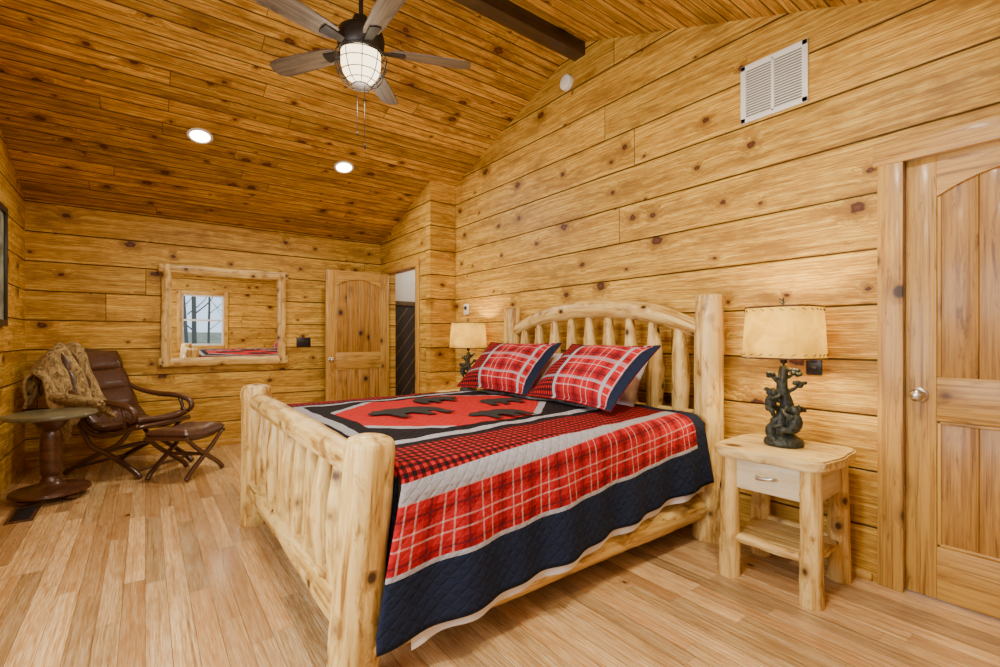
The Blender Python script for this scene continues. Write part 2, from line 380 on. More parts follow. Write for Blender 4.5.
b = B(); b.prism([(XB, 0), (XR + .12, 0), (XR + .12, zc(YK) + e), (XB, zc(YK) + e)], YK, YK + .1, 'XZY'); b.build('wall_jog', M_wallX)
OY0, OY1, OH = 5.03, 5.84, 2.04
b = B(); b.prism([(YK + .1, 0), (OY0, 0), (OY0, OH), (OY1, OH), (OY1, 0), (YB, 0), (YB, zc(YB) + e), (YK + .1, zc(YK + .1) + e)], XB, XB + .1, 'YZX'); b.build('wall_alcove', M_wallY)
b = B(); b.box(((XL + XH) / 2, YB + .06, 1.3), (XH - XL + .24, .12, 2.6), 0); b.build('wall_back', M_wallX)
b = B(); b.prism([(YK, 0), (YB, 0), (YB, zc(YB)), (YK, zc(YK))], XH, XH + .1, 'YZX'); b.build('wall_hall_end', M_white)
b = B(); b.prism([(XR + .12, 0), (XH, 0), (XH, zc(YK)), (XR + .12, zc(YK))], YK, YK + .1, 'XZY'); b.build('wall_hall_side', M_white)
b = B(); b.box((3.3, YB - .010, 2.05), (1.2, .014, .78), 0, mi=1); b.box((3.3, YB - .014, .83), (1.2, .022, 1.66), 0, mi=0)
for k in range(24):
    x0 = 1.55 + k * .16; sl = .75
    z0 = max(.02, (2.72 - x0) / sl); z1 = min(1.62, (3.86 - x0) / sl)
    if z1 - z0 > .1: b.prism([(x0 + sl * z0, z0), (x0 + sl * z0 + .022, z0), (x0 + sl * z1 + .022, z1), (x0 + sl * z1, z1)], YB - .034, YB - .025, 'XZY', mi=2)
b.box((3.3, YB - .03, 1.68), (1.2, .05, .06), .004, mi=2)
b.build('wainscot_panel', [plain('charcoal_panel', (.035, .026, .02), .6), M_white, plain('panel_batten', (.13, .075, .03), .6, var=.3)])
def wall_rects(b, axis, c, t, a0, a1, z0, z1f, holes):
    cur = a0
    def pr(p0, p1, zz0, top=None):
        if axis == 'X':
            n = [p0, p1] if not (p0 < RY < p1) else [p0, RY, p1]
            if top is None: b.prism([(p0, zz0), (p1, zz0)] + [(q, z1f(q)) for q in reversed(n)], c, c + t, 'YZX')
            else: b.prism([(p0, zz0), (p1, zz0), (p1, top), (p0, top)], c, c + t, 'YZX')
        else:
            tt = z1f(0) if top is None else top
            b.prism([(p0, zz0), (p1, zz0), (p1, tt), (p0, tt)], c, c + t, 'XZY')
    for (h0, h1, hz0, hz1) in holes:
        pr(cur, h0, 0); pr(h0, h1, 0, hz0); pr(h0, h1, hz1); cur = h1
    pr(cur, a1, 0)
LW = (.35, 2.45, .75, 2.10)  # unseen left window opening, added for the fill light
b = B(); wall_rects(b, 'X', XL - .12, .12, YF - .1, YB, 0, lambda y: zc(y) + e, [LW]); b.build('wall_left', M_wallY)
FW = (.66, 1.50, .66, 1.84)
b = B(); wall_rects(b, 'Y', YF - .12, .12, XL - .12, XR + .12, 0, lambda y: zc(YF) + e, [FW]); b.build('wall_front', M_wallX)
def window(name, w, h, M, cols):
    b = B(); c = .09
    for (cx, cz, sx, sz) in [(-w / 2 - c / 2, h / 2, c, h + 2 * c), (w / 2 + c / 2, h / 2, c, h + 2 * c), (0, h + c / 2, w, c), (0, -c / 2, w + .04, c)]:
        b.box((cx, -.012, cz), (sx, .025, sz), .004)
    for i in range(cols + 1):
        x = -w / 2 + w * i / cols; b.box((max(-w / 2 + .02, min(w / 2 - .02, x)), .05, h / 2), (.04, .04, h), .003, mi=1)
    for z in (.02, h / 2, h - .02): b.box((0, .05, z), (w, .045, .04), .003, mi=1)
    return b.build(name, [M_board, M_white], M=M)
window('window_1', FW[1] - FW[0], FW[3] - FW[2], Matrix.Translation(((FW[0] + FW[1]) / 2, YF, FW[2])) @ Matrix.Rotation(pi, 4, 'Z'), 1)
window('added_window', LW[1] - LW[0], LW[3] - LW[2], Matrix.Translation((XL, (LW[0] + LW[1]) / 2, LW[2])) @ Matrix.Rotation(pi / 2, 4, 'Z'), 3)  # unseen window frame, added around the left fill light
b = B(); b.box(((XL + XR) / 2, RY, RZ - .065), (XR - XL - .002, .12, .13), .006); b.build('ridge_beam', M_beam)
b = B(); b.box(((XL + XB) / 2, YB - .009, .03), (XB - XL - .01, .018, .06), .004); b.build('baseboard_back', M_board)
b = B(); b.box((XR - .008, (DO1 + .1 + YK) / 2, .02), (.016, YK - DO1 - .12, .04), .004); b.build('baseboard_right', M_board)

# ------------------------------------------------------------------ doors
def door_leaf(name, W, H, M, knob_x, mats=(M_door, M_doorp)):
    T = .04; b = B(); st = .115; y = T / 2
    b.box((st / 2, y, H / 2), (st, T, H), .003); b.box((W - st / 2, y, H / 2), (st, T, H), .003)
    b.box((W / 2, y, .12), (W - 2 * st, T, .24), .003); b.box((W / 2, y, .915), (W - 2 * st, T, .20), .003)
    x0, x1 = st, W - st; ol = [(x0, H), (x1, H)]; hs, hp = H - .19, H - .10
    for k in range(17):
        a = k / 16; xx = x1 + (x0 - x1) * a; ol.append((xx, hs + (hp - hs) * (1 - (2 * a - 1) ** 2)))
    b.prism(ol, 0, T, 'XZY', bev=.0)
    b.box((W / 2, y + .006, H / 2), (W - 2 * st + .02, .012, H - .12), 0, mi=1)
    N = 4
    for k in range(N):
        w = (x1 - x0) / N
        b.box((x0 + w * (k + .5), y, .53), (w - .001, T * .5, .6), .004, mi=1)
        b.box((x0 + w * (k + .5), y, 1.48), (w - .001, T * .5, .95), .004, mi=1)
    for (z0, z1) in ((.24, .815), ):
        b.box((W / 2, .012, z0 + .008), (x1 - x0, .016, .016), .005); b.box((W / 2, .012, z1 - .008), (x1 - x0, .016, .016), .005)
    for z0, z1 in ((.24, .815), (1.015, hs)):
        for xx in (x0 + .008, x1 - .008): b.box((xx, .012, (z0 + z1) / 2), (.016, .016, z1 - z0), .005)
    e0 = empty(name, M)
    b.build('leaf', list(mats), e0)
    k = B()
    for sgn in (-1, 1):
        yy = 0 if sgn < 0 else T
        k.tube([(knob_x, yy, .93), (knob_x, yy + sgn * .008, .93)], .032, 20, n=2, cap=.1)
        k.tube([(knob_x, yy, .93), (knob_x, yy + sgn * .04, .93)], .011, 12, n=2)
        k.ell((knob_x, yy + sgn * .05, .93), (.029, .02, .029))
    k.build('knob', M_nickel, e0)
    return e0
Mr = Matrix(((0, 1, 0, XR + .018), (-1, 0, 0, DO1 - .008), (0, 0, 1, .006), (0, 0, 0, 1)))
door_leaf('door_1', DO1 - DO0 - .016, DH - .014, Mr, .055)
b = B(); cw = .098
b.box((XR - .011, DO1 + cw / 2 - .012, (DH - .01) / 2), (.024, cw, DH - .01), .003); b.box((XR - .011, DO0 - cw / 2 + .012, (DH - .01) / 2), (.024, cw, DH - .01), .003)
b.box((XR - .013, (DO0 + DO1) / 2, DH + cw / 2 - .012), (.028, DO1 - DO0 + 2 * cw + .01, cw), .003)
b.build('trim_1', M_door)
Mo = Matrix.Translation((XB - .81, OY1 - .03, .008)) @ Matrix.Rotation(radians(-1.5), 4, 'Z')
door_leaf('door_2', .80, 2.02, Mo, .06)
b = B(); cw = .085
b.box((XB - .011, OY0 - cw / 2, OH / 2), (.022, cw, OH), .003); b.box((XB - .011, OY1 + cw / 2, OH / 2), (.022, cw, OH), .003)
b.box((XB - .012, (OY0 + OY1) / 2, OH + cw / 2), (.024, OY1 - OY0 + 2 * cw, cw), .003)
b.build('trim_2', M_door)

# ------------------------------------------------------------------ bed
bed = empty('log_bed')
yn, yf_ = 1.575, 3.43
b = B()
b.tube([(.565, 1.60, 0), (.62, 1.565, .845)], [.088, .082], 28, 50, amp=.10, cap=.3)
b.tube([(.575, yf_, 0), (.585, yf_, .875)], [.088, .084], 28, 50, amp=.10, cap=.3)
b.build('foot_post', M_log, bed)
b = B()
b.tube([(2.72, 1.53, 0), (2.72, 1.525, 1.45)], [.086, .080], 28, 60, amp=.09, cap=.22)
b.tube([(2.72, yf_, 0), (2.72, yf_, 1.47)], [.086, .080], 28, 60, amp=.09, cap=.22)
b.build('head_post', M_log, bed)
b = B()
b.tube([(.60, 1.60, .755), (.595, 2.5, .775), (.585, 3.41, .785)], [.054, .062, .056], 22, 60, amp=.12)
b.tube([(.575, 1.63, .235), (.575, 3.41, .235)], [.066, .062], 22, 50, amp=.10)
b.build('foot_rail', M_log, bed)
b = B(); NS = 9
for k in range(NS):
    y = 1.60 + (3.43 - 1.60) * (k + .95) / (NS + .9)
    r = random.uniform(.039, .048); dx = random.uniform(-.014, .014)
    b.tube([(.578 + dx, y, .23), (.585 - dx * .6, y + random.uniform(-.014, .014), .5), (.592, y + random.uniform(-.012, .012), .755)], [r * .75, r * 1.08, r * 1.05, r * .62], 18, 34, amp=.08)
b.build('foot_spindles', M_log, bed)
b = B()
arch = [(2.72, 1.57, 1.245), (2.715, 1.85, 1.345), (2.71, 2.15, 1.40), (2.71, 2.48, 1.42), (2.71, 2.8, 1.405), (2.715, 3.1, 1.355), (2.72, 3.39, 1.27)]
b.tube(arch, [.05, .064, .066, .07, .066, .062, .05], 22, 70, amp=.10)
b.tube([(2.72, 1.57, .70), (2.72, 3.40, .70)], .06, 20, 12, amp=.12)
b.build('head_rail', M_log, bed)
b = B()
for k in range(9):
    y = 1.53 + 1.90 * (k + 1.) / 10; tt = (y - 2.48) / .95; zt = 1.42 - .16 * tt * tt
    r = random.uniform(.045, .054)
    b.tube([(2.72, y, .68), (2.715, y + random.uniform(-.01, .01), 1.0), (2.71, y, zt - .03)], [r * .85, r * 1.08, r * 1.0, r * .52], 18, 34, amp=.09)
b.build('head_spindles', M_log, bed)
b = B()
b.tube([(.60, 1.585, .175), (2.70, 1.575, .185)], [.072, .078], 22, 60, amp=.09)
b.tube([(.60, 3.43, .175), (2.70, 3.43, .185)], [.072, .078], 22, 60, amp=.09)
b.build('side_rails', M_log, bed)
b = B(); b.box((1.68, 2.495, .36), (1.92, 1.74, .22), .02, seg=3); b.box((1.68, 2.495, .59), (1.92, 1.82, .24), .05, seg=4); b.build('mattress', M_sheet, bed)
X0, X1, YC, ZT, HW = .705, 2.60, 2.48, .745, .985
SH = .20
def shift(x): return SH * max(0., min(1., (x - .72) / 1.85))
RC = .075
def cross(s, x, foot=0.):
    a = abs(s); sg = -1 if s < 0 else 1; flat = HW - RC; arc = RC * pi / 2
    if a <= flat: y, z = a, ZT
    elif a <= flat + arc:
        th = (a - flat) / RC; y, z = flat + RC * sin(th), ZT - RC * (1 - cos(th))
    else:
        t = a - flat - arc; fold = .014 * sin(x * 13 + 1.) + .012 * sin(x * 27.) + .010 * sin(x * 5.3)
        y, z = HW + t * .05 + fold * min(1, t * 3.), ZT - RC - t * .995
    return YC + sg * y, z
def qpos(x, s):
    y, z = cross(s, x); a = abs(s)
    if a < HW - RC:
        z += .010 * mnoise.noise(Vector((x * 4, s * 4, 0))) + .004 * mnoise.noise(Vector((x * 12, s * 12, 3))) + .012 * (1 - (a / HW) ** 2)
    if a > HW:
        f = min(1., (a - HW) / .5); x2 = x - .10 * f * max(0., 1 - (x - X0) / .35)
        x2 += .07 * f * max(0., (x - 2.2) / .4)
        return (x2, y, z)
    return (x, y, z)
VN = 1.54
def qfn(i, j):
    x = X0 + (X1 - X0) * i; sh = shift(x); v = -VN + 2 * VN * j
    s = v + sh
    s = max(s, -1.6); s = min(s, 1.5)
    return qpos(x, s)
def qw(i, j):
    return (X0 + (X1 - X0) * i, -VN + 2 * VN * j, 0.)
b = B(); b.grid(qfn, 110, 170, qw)
b.grid(lambda i, j: (X0 - .012 * sin(i * pi / 2), YC - .93 + 1.86 * j, ZT + .005 - .46 * i + (.012 if i == 0 else 0)), 10, 20, lambda i, j: (X0 - .5 * i, -.9 + 1.8 * j, 0))
q = b.build('quilt', M_quilt, bed, ang=180)
md = q.modifiers.new('thick', 'SOLIDIFY'); md.thickness = .010; md.offset = 1
def sfn(i, j):
    x = X0 + .03 + (X1 - X0 - .05) * i; s = -(1.0 + (VN - shift(x) + .042 - 1.0) * j)
    y, z = cross(s, x)
    return (x, y + .014, z)
b = B(); b.grid(sfn, 70, 10); b.build('bed_sheet', M_sheet, bed, ang=180)
bear = [(0, .42), (.04, .50), (.10, .55), (.13, .63), (.18, .61), (.24, .62), (.35, .69), (.5, .66), (.65, .71), (.8, .67), (.92, .55), (.97, .40), (.96, .2), (.99, .03), (.86, .0), (.84, .1), (.80, .25), (.72, .28), (.70, .12), (.72, 0), (.60, 0), (.58, .15), (.52, .27), (.40, .25), (.36, .12), (.38, 0), (.26, 0), (.25, .15), (.22, .30), (.15, .34), (.08, .34), (.02, .36)]
b = B()
for (cx, cy, sz, fl, ang) in [(1.22, 2.50, .46, 1, 0), (1.62, 2.88, .36, -1, 6), (1.60, 2.14, .36, 1, -4), (1.95, 2.55, .36, -1, 0)]:
    b.M = Matrix.Translation((cx, cy, 0)) @ Matrix.Rotation(radians(ang), 4, 'Z')
    pts = [((px - .5) * sz * fl, (py - .33) * sz) for px, py in bear]
    if fl < 0: pts = pts[::-1]
    zz = ZT + .028
    b.prism(pts, zz, zz + .003, 'XYZ')
b.build('quilt_bears', M_appl, bed)
def pillow(name, W, H, T, M, mats, parent, seedv=0.):
    b = B()
    for side in (1, -1):
        def fn(i, j):
            u, v = 2 * i - 1, 2 * j - 1
            x = u * W / 2 * (1 - .05 * (1 - v * v)); y = v * H / 2 * (1 - .07 * (1 - u * u))
            fu = max(0, 1 - (abs(u) / .93) ** 2.6); fv = max(0, 1 - (abs(v) / .90) ** 2.6)
            z = T / 2 * (fu * fv) ** .55 + .004
            z += .016 * mnoise.noise(Vector((u * 2.5 + seedv, v * 2.5, side))) * (fu * fv) ** .3
            return (x, y, side * z)
        b.grid(fn, 40, 28, lambda i, j: ((2 * i - 1) * W / 2, (2 * j - 1) * H / 2, 0.), mi=0 if side > 0 else 1)
    return b.build(name, mats, parent, M, ang=180)
def pil_M(x, y, z, lean, yaw):
    a = radians(lean); Mx = Matrix(((0, cos(a), -sin(a), 0), (-1, 0, 0, 0), (0, sin(a), cos(a), 0), (0, 0, 0, 1)))
    return Matrix.Translation((x, y, z)) @ Matrix.Rotation(radians(yaw), 4, 'Z') @ Mx
pillow('pillow_sham_near', .84, .54, .22, pil_M(2.30, 2.11, .975, 42, -7), [M_sham1, M_navy1], bed, 1.)
pillow('pillow_sham_far', .84, .54, .22, pil_M(2.34, 3.03, .975, 44, 5), [M_sham1, M_navy1], bed, 5.)
pillow('pillow_white_near', .62, .36, .12, pil_M(2.56, 2.20, .92, 62, 0), [M_sheet, M_sheet], bed, 8.)
pillow('pillow_white_far', .62, .36, .12, pil_M(2.56, 2.98, .92, 62, 0), [M_sheet, M_sheet], bed, 9.)

# ------------------------------------------------------------------ nightstand
def nightstand(M):
    e0 = empty('nightstand', M); b = B()
    for sx in (-1, 1):
        for sy in (-1, 1):
            b.tube([(sx * .185, sy * .185, 0), (sx * .183, sy * .183, .30), (sx * .18, sy * .18, .605)], [.050, .046, .042], 20, 26, amp=.13, cap=.15)
    b.tube([(-.185, -.17, .20), (-.185, .17, .20)], .022, 12, 6, amp=.1); b.tube([(.185, -.17, .20), (.185, .17, .20)], .022, 12, 6, amp=.1)
    b.build('legs', M_log, e0)
    def live(hx, hy, sd):
        pts = []
        for k in range(64):
            a = 2 * pi * k / 64; ca, sa = cos(a), sin(a); p = 7.
            r = (abs(ca) ** p + abs(sa) ** p) ** (-1 / p)
            nn = 1 + .06 * mnoise.noise(Vector((ca * 2.6 + sd, sa * 2.6, 0)))
            pts.append((ca * r * hx * nn, sa * r * hy * nn))
        return pts
    b = B(); b.prism(live(.245, .262, 2.), .605, .655, 'XYZ', bev=.008); b.build('top', M_pale, e0)
    b = B(); b.prism(live(.19, .20, 6.), .175, .205, 'XYZ', bev=.006); b.build('shelf', M_pale, e0)
    b = B()
    b.box((0, -.185, .525), (.30, .03, .155), .004); b.box((0, .185, .525), (.30, .03, .155), .004); b.box((.185, 0, .525), (.03, .30, .155), .004)
    b.build('apron', M_drawer, e0)
    b = B(); b.box((-.185, 0, .525), (.035, .285, .145), .006); b.build('drawer', M_drawer, e0)
    b = B(); b.tube([(-.20, -.045, .53), (-.222, -.035, .535), (-.228, 0, .53), (-.222, .035, .525), (-.20, .045, .53)], .008, 10, 20); b.build('drawer_pull', M_nickel, e0)
    return e0
nightstand(TR(2.575, 1.05, 0, 2)); nightstand(TR(2.60, 4.04, 0, 0))

# ------------------------------------------------------------------ bear tree lamp
def lamp(M, power):
    e0 = empty('bear_table_lamp', M); b = B()
    pr = [(.0, 0), (.085, 0), (.092, .012), (.086, .03), (.066, .045), (.045, .065), (0.001, .07)]
    b.lathe(pr, (0, 0, 0), 24)
    for k in range(7):
        a = k * .9; b.ell((.06 * cos(a), .06 * sin(a), .02), (.03, .025, .024), 10)
    b.tube([(.0, 0, .02), (-.015, .010, .12), (.010, -.008, .20), (-.006, .006, .29), (.0, 0, .40)], [.046, .036, .032, .026, .018], 16, 40, amp=.3)
    for (z0, dx, dy, dz, r) in [(.13, .03, -.062, .05, .015), (.22, -.02, .062, .05, .014), (.27, .02, -.066, .04, .013), (.31, -.035, .045, .04, .012), (.34, .02, -.045, .03, .011)]:
        b.tube([(0, 0, z0), (dx * .5, dy * .5, z0 + dz * .3), (dx, dy, z0 + dz)], [r, r * .8, r * .5], 10, 8, amp=.3)
        for q in range(7):
            b.ell((dx + random.uniform(-.018, .018), dy + random.uniform(-.02, .02), z0 + dz + random.uniform(-.014, .016)), (.013, .014, .011), 8)
    def cub(c, s, up, rz=0):
        b.M = Matrix.Translation(c) @ Matrix.Rotation(radians(rz), 4, 'Z') @ Matrix.Rotation(radians(up), 4, 'X') @ Matrix.Scale(s, 4)
        b.ell((0, 0, 0), (.030, .030, .045), 14); b.ell((0, .008, .055), (.022, .024, .022), 12); b.ell((-.012, .0, .076), (.007, .005, .008), 8); b.ell((.012, .0, .076), (.007, .005, .008), 8)
        b.ell((0, .03, .05), (.010, .014, .009), 8)
        for sx in (-1, 1):
            b.tube([(sx * .022, .005, .025), (sx * .034, .03, .035), (sx * .022, .05, .05)], [.012, .010, .010], 8, 8)
            b.tube([(sx * .02, .0, -.03), (sx * .038, .028, -.035), (sx * .03, .035, -.06)], [.016, .014, .011], 8, 8)
        b.M = Matrix.Identity(4)
    cub((-.02, -.060, .12), 1.15, 8, 0); cub((-.030, .050, .215), .95, -8, 180); cub((-.045, .04, .075), .95, -10, 190)
    o = b.build('tree_base', M_resin, e0, ang=180)
    r = o.modifiers.new('remesh', 'REMESH'); r.mode = 'VOXEL'; r.voxel_size = .0033; r.use_smooth_shade = True
    b = B(); b.tube([(0, 0, .38), (0, 0, .70)], .005, 8, 2)
    for k in range(3):
        a = k * 2.094; b.tube([(0, 0, .682), (.15 * cos(a), .15 * sin(a), .690)], .0025, 6, 2)
    b.tube([(0, 0, .42), (0, 0, .47)], .016, 12, 2)
    b.build('harp', M_bronze, e0)
    b = B(); b.ell((0, 0, .50), (.028, .028, .038), 14); b.build('bulb', M_bulb, e0)
    b = B(); seg = 48
    def sq(i, j):
        a = 2 * pi * i; ca, sa = cos(a), sin(a); r = (abs(ca) ** 3 + abs(sa) ** 3) ** (-1 / 3)
        R = .176 - .014 * j; return (ca * r * R * .93, sa * r * R, .445 + .255 * j)
    b.grid(sq, seg, 4); b.build('shade', M_shade, e0, ang=180)
    b = B()
    for (j, rr) in ((0., .0045), (1., .0045)):
        pts = [sq(i / 32, j) for i in range(33)]; b.tube(pts, rr, 8, 64, cap=0)
    for k in range(24):
        for j in (.05, .95):
            p = Vector(sq(k / 24, j)); q2 = Vector(sq((k + .35) / 24, j + (.035 if j < .5 else -.035))); b.tube([p + Vector((p.x, p.y, 0)).normalized() * .002, q2 + Vector((q2.x, q2.y, 0)).normalized() * .002], .0022, 6, 2)
    b.build('shade_trim', M_leather, e0)
    b = B(); b.tube([(0, 0, .70), (.002, .003, .722), (-.002, 0, .75)], [.008, .005, .003], 8, 6)
    for (y, z, d) in ((0, .715, 1), (0, .722, -1), (0, .732, 1)): b.tube([(0, y, z), (0, y + d * .022, z + .014)], [.004, .002], 6, 3)
    b.build('finial', M_resin, e0)
    L = bpy.data.lights.new('lamp_glow', 'POINT'); L.energy = power; L.color = (1., .80, .42); L.shadow_soft_size = .04
    lo = bpy.data.objects.new('lamp_glow', L); bpy.context.scene.collection.objects.link(lo); lo.parent = e0; lo.location = (0, 0, .58)
lamp(TR(2.60, 1.06, .655, 0), 24); lamp(TR(2.64, 4.06, .655, 30), 20)

# ------------------------------------------------------------------ ceiling fan
fan = empty('ceiling_fan', TR(1.02, RY, -.04))
b = B()
b.lathe([(.0, 3.56), (.072, 3.56), (.075, 3.51), (.06, 3.46), (.02, 3.44), (.0, 3.44)][::-1], (0, 0, 0), 28)
b.tube([(0, 0, 3.10), (0, 0, 3.46)], .013, 14, 2)
b.lathe([(.0, 2.915), (.105, 2.915), (.118, 2.93), (.132, 2.95), (.138, 3.0), (.128, 3.04), (.09, 3.07), (.055, 3.09), (.045, 3.13), (.02, 3.14), (0, 3.14)], (0, 0, 0), 32)
b.build('motor', M_bronze, fan)
for k in range(5):
    ang = radians(16 + 72 * k - 36.87)
    Mb = Matrix.Rotation(ang, 4, 'Z') @ Matrix.Translation((0, 0, 2.950)) @ Matrix.Rotation(radians(12), 4, 'X')
    b = B()
    Lb = [(.17, .045), (.22, .058), (.40, .068), (.56, .072), (.62, .066), (.655, .045), (.665, .0)]
    ol = [(x, y) for x, y in Lb] + [(x, -y) for x, y in Lb[-2::-1]]
    b.prism(ol, -.004, .004, 'XYZ', bev=.002); b.build('blade_%d' % (k + 1), M_blade, fan, Mb)
    b = B(); b.prism([(.10, .02), (.16, .028), (.25, .035), (.26, .0), (.25, -.035), (.16, -.028), (.10, -.02)], -.012, -.005, 'XYZ', bev=.002); b.build('blade_iron_%d' % (k + 1), M_bronze, fan, Mb)
b = B(); b.lathe([(.0, 2.755), (.05, 2.755), (.078, 2.768), (.102, 2.805), (.114, 2.85), (.114, 2.915), (.0, 2.915)], (0, 0, 0), 28); b.build('glass_globe', M_lantern, fan)
b = B()
prof = [(.134, 2.915), (.148, 2.89), (.144, 2.84), (.124, 2.785), (.092, 2.745), (.05, 2.730)]
for k in range(10):
    a = k * pi / 5; b.tube([(r * cos(a), r * sin(a), z) for r, z in prof], .0028, 6, 16)
for (r, z) in prof[::1]:
    b.tube([(r * cos(t * pi / 12), r * sin(t * pi / 12), z) for t in range(25)], .003, 6, 48)
b.lathe([(0, 2.724), (.05, 2.724), (.052, 2.732), (0, 2.736)], (0, 0, 0), 20)
b.build('cage', M_bronze, fan)
b = B()
b.tube([(.015, -.02, 2.73), (.015, -.02, 2.38)], .0018, 6, 2); b.ell((.015, -.02, 2.37), (.007, .007, .018), 8)
b.tube([(-.015, .02, 2.73), (-.015, .02, 2.46)], .0018, 6, 2); b.ell((-.015, .02, 2.45), (.006, .006, .012), 8)
b.build('pull_chain', M_bronze, fan)
def light(name, typ, loc, energy, col, size=.1, rot=None, sy=None, spot=None, par=None):
    L = bpy.data.lights.new(name, typ); L.energy = energy; L.color = col
    if typ == 'AREA':
        L.shape = 'RECTANGLE' if sy else 'DISK'; L.size = size
        if sy: L.size_y = sy
    else: L.shadow_soft_size = size
    o = bpy.data.objects.new(name, L); bpy.context.scene.collection.objects.link(o); o.location = loc
    if rot: o.rotation_euler = rot
    if par: o.parent = par
    return o
light('fan_light', 'POINT', (0, 0, 2.62), 20, (1., .88, .68), .1, par=fan)

for (x, y) in [(.375, 4.78), (1.61, 4.78), (.375, .70), (1.61, .70)]:  # near-slope pair is unseen, added for extra light
    z = zc(y); sl = math.atan(SF if y > RY else -SN)
    e0 = empty('recessed_light', Matrix.Translation((x, y, z)) @ Matrix.Rotation(-sl, 4, 'X'))
    b = B(); b.lathe([(.075, -.001), (.095, -.001), (.097, -.006), (.090, -.012), (.075, -.010), (.075, -.001)], (0, 0, 0), 32, closed=False); b.build('trim_ring', M_white, e0)
    b = B(); b.lathe([(0.001, -.004), (.075, -.004)], (0, 0, 0), 32, closed=False); b.build('lens', M_can, e0)
    light('can_beam', 'AREA', (0, 0, -.02), 30, (1., .91, .74), .14, par=e0)

# ------------------------------------------------------------------ wall things
mir = empty('log_frame_mirror', Matrix.Translation((0, 6.092, .90)) @ Matrix.Rotation(radians(1.5), 4, 'X'))
b = B(); mw0, mw1, mz0, mz1 = .175, 1.30, .050, 1.025; ym = -.030
b.tube([(mw0 - .055, ym, mz0 - .01), ((mw0 + mw1) / 2, ym, mz0 - .004), (mw1 + .055, ym, mz0 - .006)], [.050, .046, .050], 18, 36, amp=.12, flat=(1., .5))
b.tube([(mw0 - .055, ym, mz1 + .008), ((mw0 + mw1) / 2, ym, mz1 + .0), (mw1 + .055, ym, mz1 + .01)], [.046, .05, .046], 18, 36, amp=.12, flat=(1., .5))
b.tube([(mw0, ym - .004, mz0 - .04), (mw0 + .004, ym - .004, mz1 + .04)], [.046, .042], 18, 30, amp=.12, flat=(1., .55)); b.tube([(mw1, ym - .004, mz0 - .04), (mw1 - .004, ym - .004, mz1 + .04)], [.042, .046], 18, 30, amp=.12, flat=(1., .55))
b.build('frame', M_log, mir)
b = B(); b.box(((mw0 + mw1) / 2, -.012, (mz0 + mz1) / 2), (mw1 - mw0, .008, mz1 - mz0), 0); b.build('glass', M_mirror, mir)
b = B(); gy, gz, gw_, gh = 1.225, 2.65, .36, .34
for (dy, dz, sy, sz) in [(-gw_ / 2 + .015, 0, .03, gh), (gw_ / 2 - .015, 0, .03, gh), (0, gh / 2 - .015, gw_, .03), (0, -gh / 2 + .015, gw_, .03), (0, 0, .016, gh - .03)]:
    b.box((XR - .009, gy + dy, gz + dz), (.018, sy, sz), .003)
for k in range(19):
    b.box((XR - .008, gy, gz - gh / 2 + .033 + k * .0155), (.014, gw_ - .05, .005), .001, rot=Matrix.Rotation(radians(-38), 3, 'Y'))
b.box((XR - .002, gy, gz), (.003, gw_ - .04, gh - .04), 0, mi=1)
b.build('air_return_grille', [M_white, plain('grille_dark', (.22, .20, .17), .8)])
b = B(); b.M = Matrix.Translation((XR, 2.876, 3.37)) @ Matrix.Rotation(-pi / 2, 4, 'Y'); b.lathe([(.001, .04), (.045, .04), (.062, .03), (.066, 0.0)][::-1], (0, 0, 0), 28); b.lathe([(.001, .044), (.02, .043), (.021, .038)][::-1], (0, 0, 0), 20); b.build('smoke_detector', M_white)
b = B(); b.box((XR - .012, 4.44, 1.52), (.024, .085, .12), .006, seg=3); b.box((XR - .026, 4.44, 1.535), (.004, .05, .04), .001, mi=1); b.build('thermostat', [M_white, M_black])
b = B(); b.box((1.555, YB - .005, 1.15), (.165, .01, .115), .003)
for k in (-1, 0, 1): b.box((1.555 + k * .045, YB - .013, 1.15), (.012, .012, .026), .002)
b.build('light_switch', M_black)
b = B(); b.box((XR - .004, 1.02, 1.06), (.008, .075, .115), .003)
for k in (-1, 1): b.box((XR - .009, 1.02, 1.06 + k * .022), (.006, .03, .028), .003)
b.build('wall_outlet', M_black)
pic = empty('framed_picture'); b = B()
for (dy, dz, sy, sz) in [(-.44, 0, .05, .92), (.44, 0, .05, .92), (0, .435, .84, .05), (0, -.435, .84, .05)]: b.box((XL + .016, 4.78 + dy, 1.75 + dz), (.03, sy, sz), .004)
b.build('frame', M_black, pic)
b = B(); b.box((XL + .008, 4.78, 1.75), (.012, .84, .83), 0); b.build('canvas', plain('landscape_print', (.18, .2, .15), .5, bscale=5., var=.7), pic)
b = B(); b.box((-.66, 4.50, .004), (.14, .34, .008), .002)
for k in range(14): b.box((-.66, 4.365 + k * .0208, .010), (.10, .009, .005), .001, mi=1)
b.build('floor_register', [M_walnut, M_black])

# ------------------------------------------------------------------ sitting corner
tb = empty('pedestal_side_table', TR(-.565, 4.86, 0))
b = B(); b.lathe([(.001, .605), (.25, .605), (.268, .612), (.273, .625), (.268, .638), (.256, .642), (.001, .642)], (0, 0, 0), 48); b.build('top', M_tabletop, tb)
b = B(); b.lathe([(.001, .045), (.22, .045), (.235, .055), (.23, .075), (.19, .085), (.10, .095), (.07, .12), (.055, .15), (.05, .17), (.062, .19), (.066, .26), (.064, .45), (.058, .50), (.048, .515), (.065, .53), (.085, .55), (.11, .585), (.12, .606), (.001, .606)], (0, 0, 0), 36)
for k in range(4):
    a = pi / 4 + k * pi / 2; b.ell((.18 * cos(a), .18 * sin(a), .026), (.045, .045, .026), 14)
b.build('pedestal', M_walnut, tb)

